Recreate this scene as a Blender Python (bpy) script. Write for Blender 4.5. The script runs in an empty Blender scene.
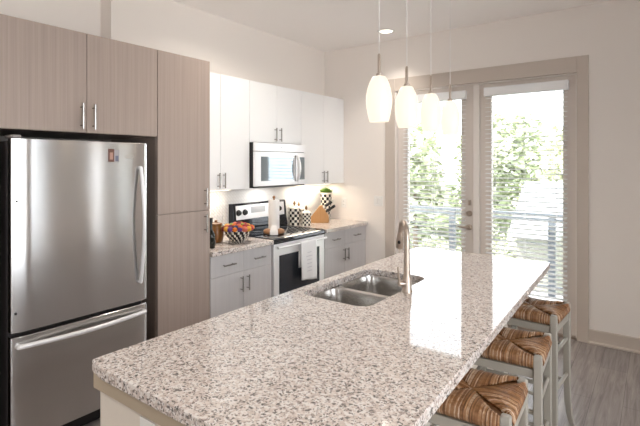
import bpy, bmesh, math, random
from mathutils import Vector, Matrix
random.seed(7)
S = bpy.context.scene
COL = S.collection
PI = math.pi

# ------------------------------------------------------------------ camera
cd = bpy.data.cameras.new('camera')
cam = bpy.data.objects.new('camera', cd); COL.objects.link(cam)
cd.sensor_width = 36.0; cd.sensor_fit = 'HORIZONTAL'
cd.lens = 455.0 / 640.0 * 36.0
cd.shift_y = -49.0 / 640.0
cd.clip_start = 0.05; cd.clip_end = 300
cam.location = (0, 0, 1.6)
cam.rotation_euler = (PI / 2, 0, math.radians(36.5))
S.camera = cam

# ------------------------------------------------------------------ world, sun, exposure
w = bpy.data.worlds.new('world'); S.world = w; w.use_nodes = True
bg = w.node_tree.nodes['Background']
bg.inputs[0].default_value = (0.91, 0.955, 1.0, 1); bg.inputs[1].default_value = 4.2
sd = bpy.data.lights.new('sun', 'SUN'); sun = bpy.data.objects.new('sun', sd); COL.objects.link(sun)
sd.energy = 11.0; sd.angle = math.radians(1.0); sd.color = (1.0, 0.95, 0.86)
sun.rotation_euler = Vector((0.45, 0.55, -1.0)).to_track_quat('-Z', 'Y').to_euler()
S.view_settings.view_transform = 'Standard'; S.view_settings.look = 'None'
S.view_settings.gamma = 1.0; S.view_settings.use_curve_mapping = False
S.view_settings.exposure = 0.72
S.cycles.max_bounces = 14; S.cycles.diffuse_bounces = 8; S.cycles.glossy_bounces = 5
S.cycles.transparent_max_bounces = 16
S.cycles.sample_clamp_indirect = 6.0
S.cycles.caustics_reflective = False; S.cycles.caustics_refractive = False
S.cycles.use_denoising = True
DOWN_W = 8.0        # watts of each recessed downlight
PEND_E = 0.66         # glow of the pendant shades

def portal(x, y, z, sx, sy, rot):
    l = bpy.data.lights.new('portal', 'AREA'); l.shape = 'RECTANGLE'; l.size = sx; l.size_y = sy
    o = bpy.data.objects.new('daylight_portal', l); COL.objects.link(o)
    o.location = (x, y, z); o.rotation_euler = rot
    l.cycles.is_portal = True
portal(-1.495, 4.88, 1.21, 1.83, 2.42, (-PI / 2, 0, 0))
portal(2.86, .5, 1.47, 2.75, 2.8, (0, PI / 2, 0))
portal(-0.05, -3.66, 1.35, .7, 2.2, (PI / 2, 0, 0))

# ------------------------------------------------------------------ helpers
WL = {}
class MB:
    """collects geometry, then links it as one mesh object"""
    def __init__(s): s.v = []; s.f = []; s.m = []; s.c = None
    def add(s, vs, fs, mi=0):
        o = len(s.v); s.v += [Vector(p) for p in vs]
        for k, f in enumerate(fs):
            s.f.append([i + o for i in f]); s.m.append(mi if isinstance(mi, int) else mi[k])
        return s
    def box(s, x0, x1, y0, y1, z0, z1, mi=0):
        return s.add([(x0,y0,z0),(x1,y0,z0),(x1,y1,z0),(x0,y1,z0),(x0,y0,z1),(x1,y0,z1),(x1,y1,z1),(x0,y1,z1)],
                     [(0,3,2,1),(4,5,6,7),(0,1,5,4),(1,2,6,5),(2,3,7,6),(3,0,4,7)], mi)
    def prism(s, poly, axis, a, b, mi=0):
        """polygon in the two other axes, extruded along axis from a to b"""
        def P(p, t): return {'x': (t, p[0], p[1]), 'y': (p[0], t, p[1]), 'z': (p[0], p[1], t)}[axis]
        n = len(poly)
        return s.add([P(p, a) for p in poly] + [P(p, b) for p in poly],
                     [list(range(n))[::-1], list(range(n, 2*n))] + [(i, (i+1) % n, n+(i+1) % n, n+i) for i in range(n)], mi)
    def tube(s, path, rad, n=10, cap=True, phase=0.0, up=None, flat=1.0, mi=0):
        path = [Vector(p) for p in path]; L = len(path)
        rad = rad if isinstance(rad, (list, tuple)) else [rad] * L
        vs = []; fs = []; ref = None
        for i, p in enumerate(path):
            t = (path[min(i+1, L-1)] - path[max(i-1, 0)]).normalized()
            if ref is None:
                u = Vector(up) if up else (Vector((0, 0, 1)) if abs(t.z) < .9 else Vector((1, 0, 0)))
            else: u = ref
            a = (u - t * u.dot(t)).normalized(); b = t.cross(a); ref = a
            for k in range(n):
                q = phase + 2 * PI * k / n
                vs.append(p + a * math.cos(q) * rad[i] + b * math.sin(q) * rad[i] * flat)
        for i in range(L - 1):
            for k in range(n):
                fs.append((i*n+k, i*n+(k+1) % n, (i+1)*n+(k+1) % n, (i+1)*n+k))
        if cap: fs += [list(range(n))[::-1], list(range((L-1)*n, L*n))]
        return s.add(vs, fs, mi)
    def lathe(s, prof, c=(0, 0, 0), n=24, mi=None, cap0=True, cap1=True, axis='z'):
        """profile of (radius, height); mi(row, seg) gives a material index"""
        vs = []; fs = []; ms = []
        c = Vector(c)
        for r, z in prof:
            for k in range(n):
                q = 2 * PI * k / n
                a, b = r * math.cos(q), r * math.sin(q)
                vs.append(c + Vector({'z': (a, b, z), 'x': (z, a, b), 'y': (b, z, a)}[axis]))
        R = len(prof)
        for i in range(R - 1):
            for k in range(n):
                fs.append((i*n+k, i*n+(k+1) % n, (i+1)*n+(k+1) % n, (i+1)*n+k)); ms.append(mi(i, k) if mi else 0)
        if cap0: fs.append(list(range(n))[::-1]); ms.append(mi(0, 0) if mi else 0)
        if cap1: fs.append(list(range((R-1)*n, R*n))); ms.append(mi(R-2, 0) if mi else 0)
        return s.add(vs, fs, ms)
    def build(s, name, mat, parent=None, bevel=0.0, seg=2, smooth=35, world=True, label=None, xf=None):
        me = bpy.data.meshes.new(name)
        off = WL.get(parent.name, Vector()) if (parent and world) else Vector()
        vs = [(xf @ v if xf else v) - off for v in s.v]
        me.from_pydata(vs, [], s.f)
        for m in (mat if isinstance(mat, list) else [mat]): me.materials.append(m)
        for p, mi in zip(me.polygons, s.m): p.material_index = mi; p.use_smooth = True
        me.update()
        if smooth: me.set_sharp_from_angle(angle=math.radians(smooth))
        o = bpy.data.objects.new(name, me); COL.objects.link(o)
        if parent:
            o.parent = parent; WL[o.name] = off.copy()
        if bevel:
            b = o.modifiers.new('bevel', 'BEVEL'); b.width = bevel; b.segments = seg; b.limit_method = 'ANGLE'
            b.angle_limit = math.radians(40)
        if label: o['label'] = label
        return o

def tag(o, label, cat, group=None):
    o['label'] = label; o['category'] = cat
    if group: o['group'] = group
    return o
def thing(name, label, cat, loc=(0, 0, 0), rz=0.0, group=None):
    o = bpy.data.objects.new(name, None); COL.objects.link(o)
    o.empty_display_size = 0.05
    o.location = loc; o.rotation_euler = (0, 0, rz); WL[o.name] = Vector(loc)
    return tag(o, label, cat, group)
def struct(o): o['kind'] = 'structure'; return o
def children(o): return [c for c in bpy.data.objects if c.parent == o]
def copy_tree(o, parent=None):
    c = o.copy(); COL.objects.link(c)
    if parent: c.parent = parent
    for ch in children(o): copy_tree(ch, c)
    return c

# ------------------------------------------------------------------ materials
def mat(name, col, rough=0.5, metal=0.0, **kw):
    m = bpy.data.materials.new(name); m.use_nodes = True
    b = m.node_tree.nodes['Principled BSDF']
    b.inputs['Base Color'].default_value = (*col, 1); b.inputs['Roughness'].default_value = rough
    b.inputs['Metallic'].default_value = metal
    for k, v in kw.items(): b.inputs[k].default_value = v
    return m
def nodes(m):
    return m.node_tree, m.node_tree.nodes['Principled BSDF']
def N(nt, t, **kw):
    n = nt.nodes.new(t)
    for k, v in kw.items(): setattr(n, k, v)
    return n
def coords(nt, scale=(1, 1, 1), rot=(0, 0, 0)):
    tc = N(nt, 'ShaderNodeTexCoord'); mp = N(nt, 'ShaderNodeMapping')
    mp.inputs['Scale'].default_value = scale; mp.inputs['Rotation'].default_value = rot
    nt.links.new(tc.outputs['Object'], mp.inputs['Vector']); return mp.outputs[0]
def ramp(nt, fac, stops, interp='LINEAR'):
    r = N(nt, 'ShaderNodeValToRGB'); r.color_ramp.interpolation = interp
    el = r.color_ramp.elements
    while len(el) < len(stops): el.new(0.5)
    for e, (p, c) in zip(el, stops): e.position = p; e.color = (*c, 1)
    nt.links.new(fac, r.inputs[0]); return r.outputs[0]
def noise(nt, vec, scale, detail=3, rough=.55, dist=0.0):
    n = N(nt, 'ShaderNodeTexNoise'); n.inputs['Scale'].default_value = scale; n.inputs['Detail'].default_value = detail
    n.inputs['Roughness'].default_value = rough; n.inputs['Distortion'].default_value = dist
    nt.links.new(vec, n.inputs['Vector']); return n.outputs['Fac']
def bump(nt, b, h, strength=.3, dist=.002):
    n = N(nt, 'ShaderNodeBump'); n.inputs['Strength'].default_value = strength; n.inputs['Distance'].default_value = dist
    nt.links.new(h, n.inputs['Height']); nt.links.new(n.outputs[0], b.inputs['Normal'])

def paint(name, col, rough=.75):
    m = mat(name, col, rough); nt, b = nodes(m)
    bump(nt, b, noise(nt, coords(nt), 180, 2), .08, .001); return m
M = {}
M['wall'] = paint('wall_paint', (.86, .81, .765))
M['ceiling'] = paint('ceiling_paint', (.95, .925, .91), .9)
M['trim'] = paint('taupe_paint', (.58, .51, .45), .5)
M['door'] = paint('door_paint', (.74, .675, .625), .45)
M['jamb'] = paint('pale_jamb_paint', (.82, .77, .73), .5)
M['white_cab'] = mat('white_laminate', (.90, .905, .91), .35)
M['cream'] = paint('cream_panel', (.76, .70, .62), .5)
M['apron'] = paint('beige_apron', (.46, .38, .28), .5)
M['plastic_white'] = mat('white_plastic', (.82, .81, .79), .4)

def laminate(name, c0, c1):
    m = mat(name, c0, .45); nt, b = nodes(m)
    f = noise(nt, coords(nt, (260, 260, 2.2)), 1.0, 3, .6)
    f2 = noise(nt, coords(nt, (60, 60, .6)), 1.0, 2, .5)
    mx = N(nt, 'ShaderNodeMath', operation='ADD'); nt.links.new(f, mx.inputs[0]); nt.links.new(f2, mx.inputs[1])
    hv = N(nt, 'ShaderNodeMath', operation='MULTIPLY'); hv.inputs[1].default_value = .5; nt.links.new(mx.outputs[0], hv.inputs[0])
    nt.links.new(ramp(nt, hv.outputs[0], [(.30, c1), (.66, c0)]), b.inputs['Base Color'])
    return m
M['laminate'] = laminate('grey_brown_laminate', (.44, .355, .31), (.35, .28, .243))
M['base_lam'] = laminate('pale_grey_laminate', (.63, .61, .615), (.56, .54, .545))

def granite():
    m = mat('speckled_granite', (.7, .66, .63), .045); nt, b = nodes(m)
    v = coords(nt)
    nz = N(nt, 'ShaderNodeTexNoise'); nz.inputs['Scale'].default_value = 60; nt.links.new(v, nz.inputs['Vector'])
    ad = N(nt, 'ShaderNodeVectorMath', operation='MULTIPLY_ADD'); nt.links.new(nz.outputs['Color'], ad.inputs[0])
    ad.inputs[1].default_value = (.012, .012, .012); nt.links.new(v, ad.inputs[2])
    def cells(scale, stops):
        vo = N(nt, 'ShaderNodeTexVoronoi'); vo.inputs['Scale'].default_value = scale; nt.links.new(ad.outputs[0], vo.inputs['Vector'])
        sp = N(nt, 'ShaderNodeSeparateColor'); nt.links.new(vo.outputs['Color'], sp.inputs[0])
        return ramp(nt, sp.outputs[0], stops, 'CONSTANT')
    a = cells(125, [(0, (.22, .20, .185)), (.06, (.43, .37, .34)), (.16, (.65, .56, .51)), (.44, (.76, .685, .64)), (.70, (.83, .785, .755))])
    c = cells(230, [(0, (.05, .045, .045)), (.07, (.42, .39, .38)), (.15, (1, 1, 1)), (.8, (1, 1, 1))])
    mx = N(nt, 'ShaderNodeMix', data_type='RGBA', blend_type='MULTIPLY'); mx.inputs[0].default_value = .8
    nt.links.new(a, mx.inputs[6]); nt.links.new(c, mx.inputs[7])
    nt.links.new(mx.outputs[2], b.inputs['Base Color'])
    b.inputs['IOR'].default_value = 1.5
    return m
M['granite'] = granite()

def steel(name, col, rough, scale):
    m = mat(name, col, rough, 1.0); nt, b = nodes(m)
    f = noise(nt, coords(nt, scale), 1.0, 2, .5)
    r = N(nt, 'ShaderNodeMapRange'); r.inputs[3].default_value = rough * .8; r.inputs[4].default_value = rough * 1.25
    nt.links.new(f, r.inputs[0]); nt.links.new(r.outputs[0], b.inputs['Roughness'])
    return m
M['steel'] = steel('brushed_steel', (.66, .65, .645), .185, (400, 400, 4))
nt, b = nodes(M['steel'])
b.inputs['Anisotropic'].default_value = .9; b.inputs['Anisotropic Rotation'].default_value = .25
tg = N(nt, 'ShaderNodeTangent', direction_type='RADIAL', axis='Z'); nt.links.new(tg.outputs[0], b.inputs['Tangent'])
M['steel_bright'] = steel('light_steel', (.92, .92, .93), .3, (4, 300, 300))
M['steel_bright'].node_tree.nodes['Principled BSDF'].inputs['Metallic'].default_value = .25
M['sink_steel'] = steel('sink_steel', (.60, .585, .565), .22, (200, 8, 8))
M['nickel'] = mat('brushed_nickel', (.53, .45, .385), .33, 1.0)
M['handle'] = mat('satin_metal_pull', (.36, .345, .33), .25, 1.0)
M['dark_side'] = mat('dark_grey_case', (.06, .055, .055), .45)
M['black'] = mat('black_enamel', (.012, .012, .014), .25)
M['black_glass'] = mat('black_glass', (.01, .012, .018), .04)
M['oven_glass'] = mat('oven_glass', (.03, .035, .045), .06)
M['mw_glass'] = mat('microwave_glass', (.30, .35, .38), .05, .6)
M['display'] = mat('grey_display', (.50, .52, .55), .2)
def slat_mat(name='white_slat', k=.4):
    m = bpy.data.materials.new(name); m.use_nodes = True; nt = m.node_tree
    nt.nodes.remove(nt.nodes['Principled BSDF'])
    d = N(nt, 'ShaderNodeBsdfDiffuse'); d.inputs[0].default_value = (.96, .96, .96, 1)
    t = N(nt, 'ShaderNodeBsdfTranslucent'); t.inputs[0].default_value = (.93, .94, .95, 1)
    mx = N(nt, 'ShaderNodeMixShader'); mx.inputs[0].default_value = k
    nt.links.new(d.outputs[0], mx.inputs[1]); nt.links.new(t.outputs[0], mx.inputs[2]); nt.links.new(mx.outputs[0], nt.nodes['Material Output'].inputs[0]); return m
M['slat'] = slat_mat(); M['dimmer'] = slat_mat('dimmer_sheet', .92)
M['rubber'] = mat('black_rubber', (.02, .02, .02), .7)
M['wood_light'] = laminate('light_block_wood', (.52, .29, .12), (.42, .21, .08))
M['wood_brown'] = laminate('brown_turned_wood', (.36, .17, .07), (.22, .10, .04))
M['paper'] = mat('white_paper', (.84, .82, .80), .9)
M['cloth'] = paint('white_cotton', (.92, .92, .93), .9)
M['ink'] = mat('faded_grey_print', (.66, .66, .70), .9)
M['check_black'] = mat('black_glaze', (.012, .012, .012), .2)
M['check_white'] = mat('ivory_glaze', (.78, .74, .66), .2)
M['gold'] = mat('aged_gold', (.22, .13, .05), .35, .5)
M['bottle'] = mat('dark_bottle_glass', (.012, .014, .01), .1)
M['stool'] = paint('greige_stool_paint', (.37, .345, .30), .45)
M['grass'] = mat('green_blades', (.085, .17, .018), .7)
M['brown_glaze'] = mat('amber_brown_glaze', (.22, .095, .025), .3)
M['rail'] = mat('dark_grey_rail', (.085, .10, .12), .5)
M['concrete'] = paint('pale_concrete', (.62, .61, .59), .9)
M['trunk'] = mat('bark', (.17, .13, .10), .9)
M['roof'] = mat('pale_metal_roof', (.24, .26, .28), .5)
M['siding'] = mat('light_siding', (.15, .15, .12), .8)

def tile():
    m = mat('white_mosaic_tile', (.78, .785, .79), .12); nt, b = nodes(m)
    v = coords(nt, (1, 1, 1), (0, 0, 0))
    sw = N(nt, 'ShaderNodeSeparateXYZ'); nt.links.new(v, sw.inputs[0])
    cb = N(nt, 'ShaderNodeCombineXYZ'); nt.links.new(sw.outputs[1], cb.inputs[0]); nt.links.new(sw.outputs[2], cb.inputs[1])
    rt = N(nt, 'ShaderNodeMapping'); rt.inputs['Rotation'].default_value = (0, 0, PI / 4); nt.links.new(cb.outputs[0], rt.inputs['Vector'])
    br = N(nt, 'ShaderNodeTexBrick'); br.inputs['Scale'].default_value = 1.0
    br.inputs['Brick Width'].default_value = .05; br.inputs['Row Height'].default_value = .025; br.inputs['Mortar Size'].default_value = .003
    br.inputs['Color1'].default_value = (.80, .805, .81, 1); br.inputs['Color2'].default_value = (.74, .75, .76, 1); br.inputs['Mortar'].default_value = (.66, .65, .64, 1)
    nt.links.new(rt.outputs[0], br.inputs['Vector']); nt.links.new(br.outputs['Color'], b.inputs['Base Color'])
    iv = N(nt, 'ShaderNodeMath', operation='SUBTRACT'); iv.inputs[0].default_value = 1; nt.links.new(br.outputs['Fac'], iv.inputs[1])
    bump(nt, b, iv.outputs[0], .6, .003); return m
M['tile'] = tile()

def floor_mat():
    m = mat('grey_wood_planks', (.3, .27, .25), .35); nt, b = nodes(m)
    v = coords(nt, (1, 1, 1), (0, 0, PI / 2))
    br = N(nt, 'ShaderNodeTexBrick'); br.inputs['Scale'].default_value = 1.0
    br.inputs['Brick Width'].default_value = 1.2; br.inputs['Row Height'].default_value = .18; br.inputs['Mortar Size'].default_value = .0015
    br.inputs['Color1'].default_value = (.9, .9, .9, 1); br.inputs['Color2'].default_value = (1.1, 1.08, 1.06, 1); br.inputs['Mortar'].default_value = (.5, .5, .5, 1)
    nt.links.new(v, br.inputs['Vector'])
    f = noise(nt, coords(nt, (34, 2.2, 1)), 1.0, 6, .65, .8)
    g = ramp(nt, f, [(.28, (.17, .148, .140)), (.5, (.285, .255, .245)), (.72, (.40, .365, .35))])
    mx = N(nt, 'ShaderNodeMix', data_type='RGBA', blend_type='MULTIPLY'); mx.inputs[0].default_value = 1
    nt.links.new(g, mx.inputs[6]); nt.links.new(br.outputs['Color'], mx.inputs[7]); nt.links.new(mx.outputs[2], b.inputs['Base Color'])
    return m
M['floor'] = floor_mat()

def rush():
    m = mat('woven_rush', (.4, .2, .08), .38); nt, b = nodes(m)
    at = N(nt, 'ShaderNodeAttribute', attribute_name='strand')
    nz = noise(nt, coords(nt), 55, 3)
    ad = N(nt, 'ShaderNodeMath', operation='MULTIPLY_ADD'); nt.links.new(nz, ad.inputs[0]); ad.inputs[1].default_value = .5
    nt.links.new(at.outputs['Fac'], ad.inputs[2])
    nt.links.new(ramp(nt, ad.outputs[0], [(.15, (.07, .028, .010)), (.45, (.22, .095, .033)), (.72, (.38, .20, .09)), (.95, (.66, .52, .40))]), b.inputs['Base Color'])
    return m
M['rush'] = rush()

def glass_thin():
    m = bpy.data.materials.new('clear_pane'); m.use_nodes = True; nt = m.node_tree
    nt.nodes.remove(nt.nodes['Principled BSDF'])
    tr = N(nt, 'ShaderNodeBsdfTransparent'); gl = N(nt, 'ShaderNodeBsdfGlossy'); gl.inputs['Roughness'].default_value = .02
    fr = N(nt, 'ShaderNodeFresnel'); fr.inputs[0].default_value = 1.4
    mx = N(nt, 'ShaderNodeMixShader'); nt.links.new(fr.outputs[0], mx.inputs[0]); nt.links.new(tr.outputs[0], mx.inputs[1]); nt.links.new(gl.outputs[0], mx.inputs[2])
    nt.links.new(mx.outputs[0], nt.nodes['Material Output'].inputs[0]); return m
M['glass'] = glass_thin()
def glow(name, col, e):
    m = mat(name, (.28, .26, .23), .3); nt, b = nodes(m)
    b.inputs['Emission Color'].default_value = (*col, 1); b.inputs['Emission Strength'].default_value = e; return m
M['shade'] = glow('lit_opal_glass', (1.0, .84, .66), PEND_E)
M['lens'] = glow('lit_lamp_lens', (1.0, .90, .76), 2.4)
M['led'] = glow('lit_led_strip', (1.0, .86, .66), 6.0)
def leaf_mat(name, col):
    m = mat(name, col, .6); nt, b = nodes(m)
    nt.links.new(ramp(nt, noise(nt, coords(nt), .9, 2), [(.3, tuple(c * .7 for c in col)), (.7, tuple(min(1, c * 1.4) for c in col))]), b.inputs['Base Color'])
    return m
LEAF = [leaf_mat('leaf_green', (.40, .44, .29)), leaf_mat('leaf_pale', (.46, .48, .35)), leaf_mat('leaf_dark', (.38, .42, .29))]

# ------------------------------------------------------------------ the setting
XL, XA, YS = -3.41, -3.57, 1.878       # left wall, alcove behind the fridge, the step between them
YB, XR, YR, H = 4.71, 2.7, -3.5, 3.03  # back wall, right wall, rear wall, ceiling
T = .15
struct(MB().box(XA - T, XR + T, YR - T, YB + T, -.12, 0).build('floor', M['floor']))
struct(MB().box(XA - T, XR + T, YR - T, YB + T, H, H + .15).build('ceiling', M['ceiling']))
struct(MB().box(XL - .4, XL, YS, YB + T, 0, H).box(XA - T, XA, YR, YS, 0, H).build('wall_left', M['wall']))
DX0, DX1, DZ = -2.41, -.581, 2.43      # the double door opening
struct(MB().box(XL, DX0, YB, YB + T, 0, H).box(DX1, 2.14, YB, YB + T, 0, H).box(2.14, 2.58, YB, YB + T, 0, .12).box(2.14, 2.58, YB, YB + T, 2.6, H).box(2.58, XR, YB, YB + T, 0, H).box(DX0, DX1, YB, YB + T, DZ, H).build('wall_back', M['wall']))
def wall_open(name, axis, a, b, holes, c0, c1):
    """wall along axis from a to b with window holes (p0, p1, z0, z1)"""
    mb = MB(); p = a
    def bx(p0, p1, z0, z1):
        if axis == 'y': mb.box(c0, c1, p0, p1, z0, z1)
        else: mb.box(p0, p1, c0, c1, z0, z1)
    for h in sorted(holes):
        bx(p, h[0], 0, H); bx(h[0], h[1], 0, h[2]); bx(h[0], h[1], h[3], H); p = h[1]
    bx(p, b, 0, H)
    struct(mb.build(name, M['wall']))
WR = [(-.9, 1.9, .1, 2.85), (2.45, 3.25, .12, 2.6), (4.2, 4.42, .12, 2.6)]  # unseen windows: first added to brighten the left wall, others sized for fridge bands
WB = [(-.4, .3, .25, 2.45)]  # unseen rear opening, added and sized for fill daylight
wall_open('wall_right', 'y', YR, YB, WR, XR, XR + T)
wall_open('wall_rear', 'x', XA, XR, WB, YR - T, YR)
k = 0
for (p0, p1, z0, z1) in WR + WB:
    k += 1; f = .05; side = (p0, p1, z0, z1) in WR
    mb = MB(); gb = MB()
    for (a, b_, c, d) in ((p0, p1, z0, z0+f), (p0, p1, z1-f, z1), (p0, p0+f, z0+f, z1-f), (p1-f, p1, z0+f, z1-f), (p0+f, p1-f, (z0+z1)/2-.02, (z0+z1)/2+.02)):
        if side: mb.box(XR + .04, XR + .1, a, b_, c, d)
        else: mb.box(a, b_, YR - .1, YR - .04, c, d)
    wo = struct(mb.build('window_%d' % k, M['jamb']))
    if side: gb.box(XR + .068, XR + .072, p0 + f, p1 - f, z0 + f, z1 - f)
    else: gb.box(p0 + f, p1 - f, YR - .072, YR - .068, z0 + f, z1 - f)
    gb.build('pane', M['glass'], wo)
    if side and 2 < p0 < 4: MB().box(XR + .018, XR + .021, p0 + .005, p1 - .005, z0 + .01, z1 - .01).build('added_dimmer_sheet', M['dimmer'], wo)  # unseen translucent sheet added to dim this window in the fridge reflection
mb = MB(); f = .04
for (a, b_, c, d) in ((2.14, 2.58, .12, .12+f), (2.14, 2.58, 2.6-f, 2.6), (2.14, 2.14+f, .12+f, 2.6-f), (2.58-f, 2.58, .12+f, 2.6-f)): mb.box(a, b_, YB + .04, YB + .1, c, d)
wo = struct(mb.build('window_%d' % (k + 1), M['jamb']))  # unseen window added to put a bright band on the fridge
MB().box(2.145, 2.575, YB + .018, YB + .021, .13, 2.59).build('added_dimmer_sheet', M['dimmer'], wo)  # same kind of added sheet, softening this window's reflection
MB().box(2.14 + f, 2.58 - f, YB + .068, YB + .072, .12 + f, 2.6 - f).build('pane', M['glass'], wo)
# baseboard with shoe moulding
def base_prof(s=1): return [(YB, 0), (YB - .028, 0), (YB - .028, .012), (YB - .014, .022), (YB - .014, .118), (YB - .008, .125), (YB, .125)]
struct(MB().prism(base_prof(), 'x', -.487, XR).prism(base_prof(), 'x', -2.76, -2.53).build('baseboard_back', M['trim']))
struct(MB().box(XR - .014, XR, YR, YB - .03, 0, .125).build('baseboard_right', M['trim']))
# casing, jambs and astragal of the double door
tr = struct(MB().box(-2.53, DX0, YB - .022, YB, 0, 2.575).box(DX1, -.487, YB - .022, YB, 0, 2.575).box(DX0, DX1, YB - .022, YB, DZ, 2.575).build('trim_1', M['trim'], bevel=.003))
MB().box(DX0, DX0 + .02, YB - .012, YB + .13, 0, DZ).box(DX1 - .012, DX1, YB, YB + .13, 0, DZ).box(DX0, DX1, YB + .02, YB + .13, DZ - .012, DZ).build('jamb', M['jamb'], tr)
MB().box(-1.525, -1.461, YB + .01, YB + .09, 0, DZ - .012).build('mullion', M['jamb'], tr, bevel=.004)
MB().box(DX0, DX1, YB, YB + .15, .0, .02).build('threshold', M['nickel'], tr)
def door(i, x0, x1, gx0, gx1):
    y0, y1 = YB + .035, YB + .08
    d = struct(MB().box(x0, gx0, y0, y1, .022, DZ - .014).box(gx1, x1, y0, y1, .022, DZ - .014).box(gx0, gx1, y0, y1, .022, .27)
               .box(gx0, gx1, y0, y1, 2.30, DZ - .014).build('door_%d' % i, M['door']))
    MB().box(gx0, gx1, y0 + .018, y0 + .024, .27, 2.30).build('pane', M['glass'], d)
    g = .018
    MB().box(gx0 - g, gx0, y0 - .008, y0, .25, 2.32).box(gx1, gx1 + g, y0 - .008, y0, .25, 2.32).box(gx0, gx1, y0 - .008, y0, .25, .27).box(gx0, gx1, y0 - .008, y0, 2.30, 2.32).build('glass_bead', M['door'], d)
    return d
d1 = door(1, DX0 + .022, -1.527, -2.27, -1.655)
d2 = door(2, -1.459, DX1 - .014, -1.345, -.70)
yk = YB + .035
db = MB().lathe([(.031, 0), (.031, -.008), (.026, -.014), (.026, -.018)], (-1.572, yk, 1.085), 20, axis='y').build('deadbolt', M['nickel'], d1)
MB().box(-1.577, -1.567, yk - .034, yk - .018, 1.068, 1.102).build('thumb_turn', M['nickel'], db, bevel=.002)
lv = MB().lathe([(.031, 0), (.031, -.008), (.012, -.012), (.012, -.05)], (-1.572, yk, .94), 20, axis='y').build('door_handle', M['nickel'], d1)
MB().tube([(-1.572, yk - .05, .94), (-1.60, yk - .054, .942), (-1.65, yk - .05, .945), (-1.69, yk - .044, .94)], [.011, .01, .009, .007], 10).build('lever', M['nickel'], lv)
MB().box(-1.585, -1.56, yk - .006, yk, 1.17, 1.22).tube([(-1.578, yk - .006, 1.175), (-1.566, yk - .03, 1.20), (-1.555, yk - .012, 1.225)], .004, 8).build('flip_latch', M['nickel'], d1)

# balcony outside
struct(MB().box(XR + T, XR + 9, YR - 3, YB + 8, -.2, -.05).build('bounce_slab', M['concrete']))  # unseen slab added to bounce daylight up to ceiling and left wall
struct(MB().box(-5.5, 2.0, YB + T, 6.32, -.2, -.03).build('floor_balcony', M['concrete']))
rl = thing('balcony_railing', 'dark grey metal railing along the balcony beyond the glass doors', 'railing', (-1.5, 6.2, -.03))
MB().box(-5.4, 1.9, 6.17, 6.23, .955, .985).build('top_rail', M['rail'], rl)
MB().box(-5.4, 1.9, 6.185, 6.215, .90, .925).build('under_rail', M['rail'], rl)
MB().box(-5.4, 1.9, 6.185, 6.215, .07, .095).build('bottom_rail', M['rail'], rl)
for x in (-4.79, -3.54, -2.29, -1.035, .21, 1.46):
    MB().box(x - .04, x + .04, 6.17, 6.23, -.03, .955).build('post', M['rail'], rl)
mb = MB()
for z in (.22, .35, .48, .61, .74): mb.tube([(-5.38, 6.2, z), (1.88, 6.2, z)], .004, 6)
mb.build('cable_infill', M['rail'], rl)
struct(MB().box(-90, 60, 7, 160, -7.2, -7).build('ground', mat('lawn', (.16, .20, .09), .95)))
def tree(name, label, x, y, base, top, rx, lm, n=1500):
    t = thing(name, label, 'tree', (x, y, base), group='trees beyond the balcony')
    hh = top - base
    MB().tube([(x, y, base), (x + .1, y, base + hh * .35), (x, y + .1, base + hh * .7)], [.22, .16, .06], 8).build('trunk', M['trunk'], t)
    mb = MB()
    blobs = [(random.uniform(-.6, .6) * rx, random.uniform(-.6, .6) * rx, base + hh * random.uniform(.35, .86), rx * random.uniform(.35, .6)) for _ in range(11)]
    blobs.append((0, 0, top - rx * .45, rx * .45))
    for i in range(n):
        bx, by, bz, br = random.choice(blobs)
        dv = Vector((random.gauss(0, 1), random.gauss(0, 1), random.gauss(0, 1))).normalized() * br * random.uniform(.6, 1.02)
        c = Vector((x + bx, y + by, bz)) + dv
        a = Vector((random.gauss(0, 1), random.gauss(0, 1), random.gauss(0, .6))).normalized()
        b2 = a.cross(Vector((random.gauss(0, 1), random.gauss(0, 1), random.gauss(0, 1)))).normalized()
        s = random.uniform(.15, .29)
        mb.add([c - a * s, c - b2 * s * .5, c + a * s, c + b2 * s * .5], [(0, 1, 2, 3)])
    mb.build('foliage', lm, t, smooth=0)
for (lb, x, y, top, lm) in (
        ('broad pale green tree seen through the glass door without a handle', -2.3, 18.8, 2.3, 1),
        ('mid green tree behind the blinds of the glass door with the lever handle', -8.6, 18.6, 2.6, 0),
        ('darker green tree far behind the gap between the two glass doors', -5.5, 25.2, 3.3, 2),
        ('pale tree at the outer edge of the glass door without a handle', 1.0, 25.4, 3.0, 0),
        ('distant tree rising behind the mid green tree outside', -12.0, 25.4, 3.6, 1),
        ('most distant tree, over the roof of the house outside', -8.7, 32.0, 4.2, 0),
        ('distant tree at the edge of the glass door nearest the switch plate', -15.2, 32.2, 4.4, 2)):
    tree('broadleaf_tree', lb, x, y, -7, top + .9, 2.62, LEAF[lm], 5200)
hs = thing('house', 'house with a pale roof low beyond the balcony railing', 'house', (-2.6, 13.0, -7))
MB().box(-2.85, -1.95, 12.2, 15.0, -7, -.1).build('wall', M['siding'], hs)
MB().prism([(11.8, -.1), (13.6, 1.12), (15.4, -.1), (15.4, -.2), (11.8, -.2)], 'x', -2.95, -1.85).build('roof', M['roof'], hs)

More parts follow.
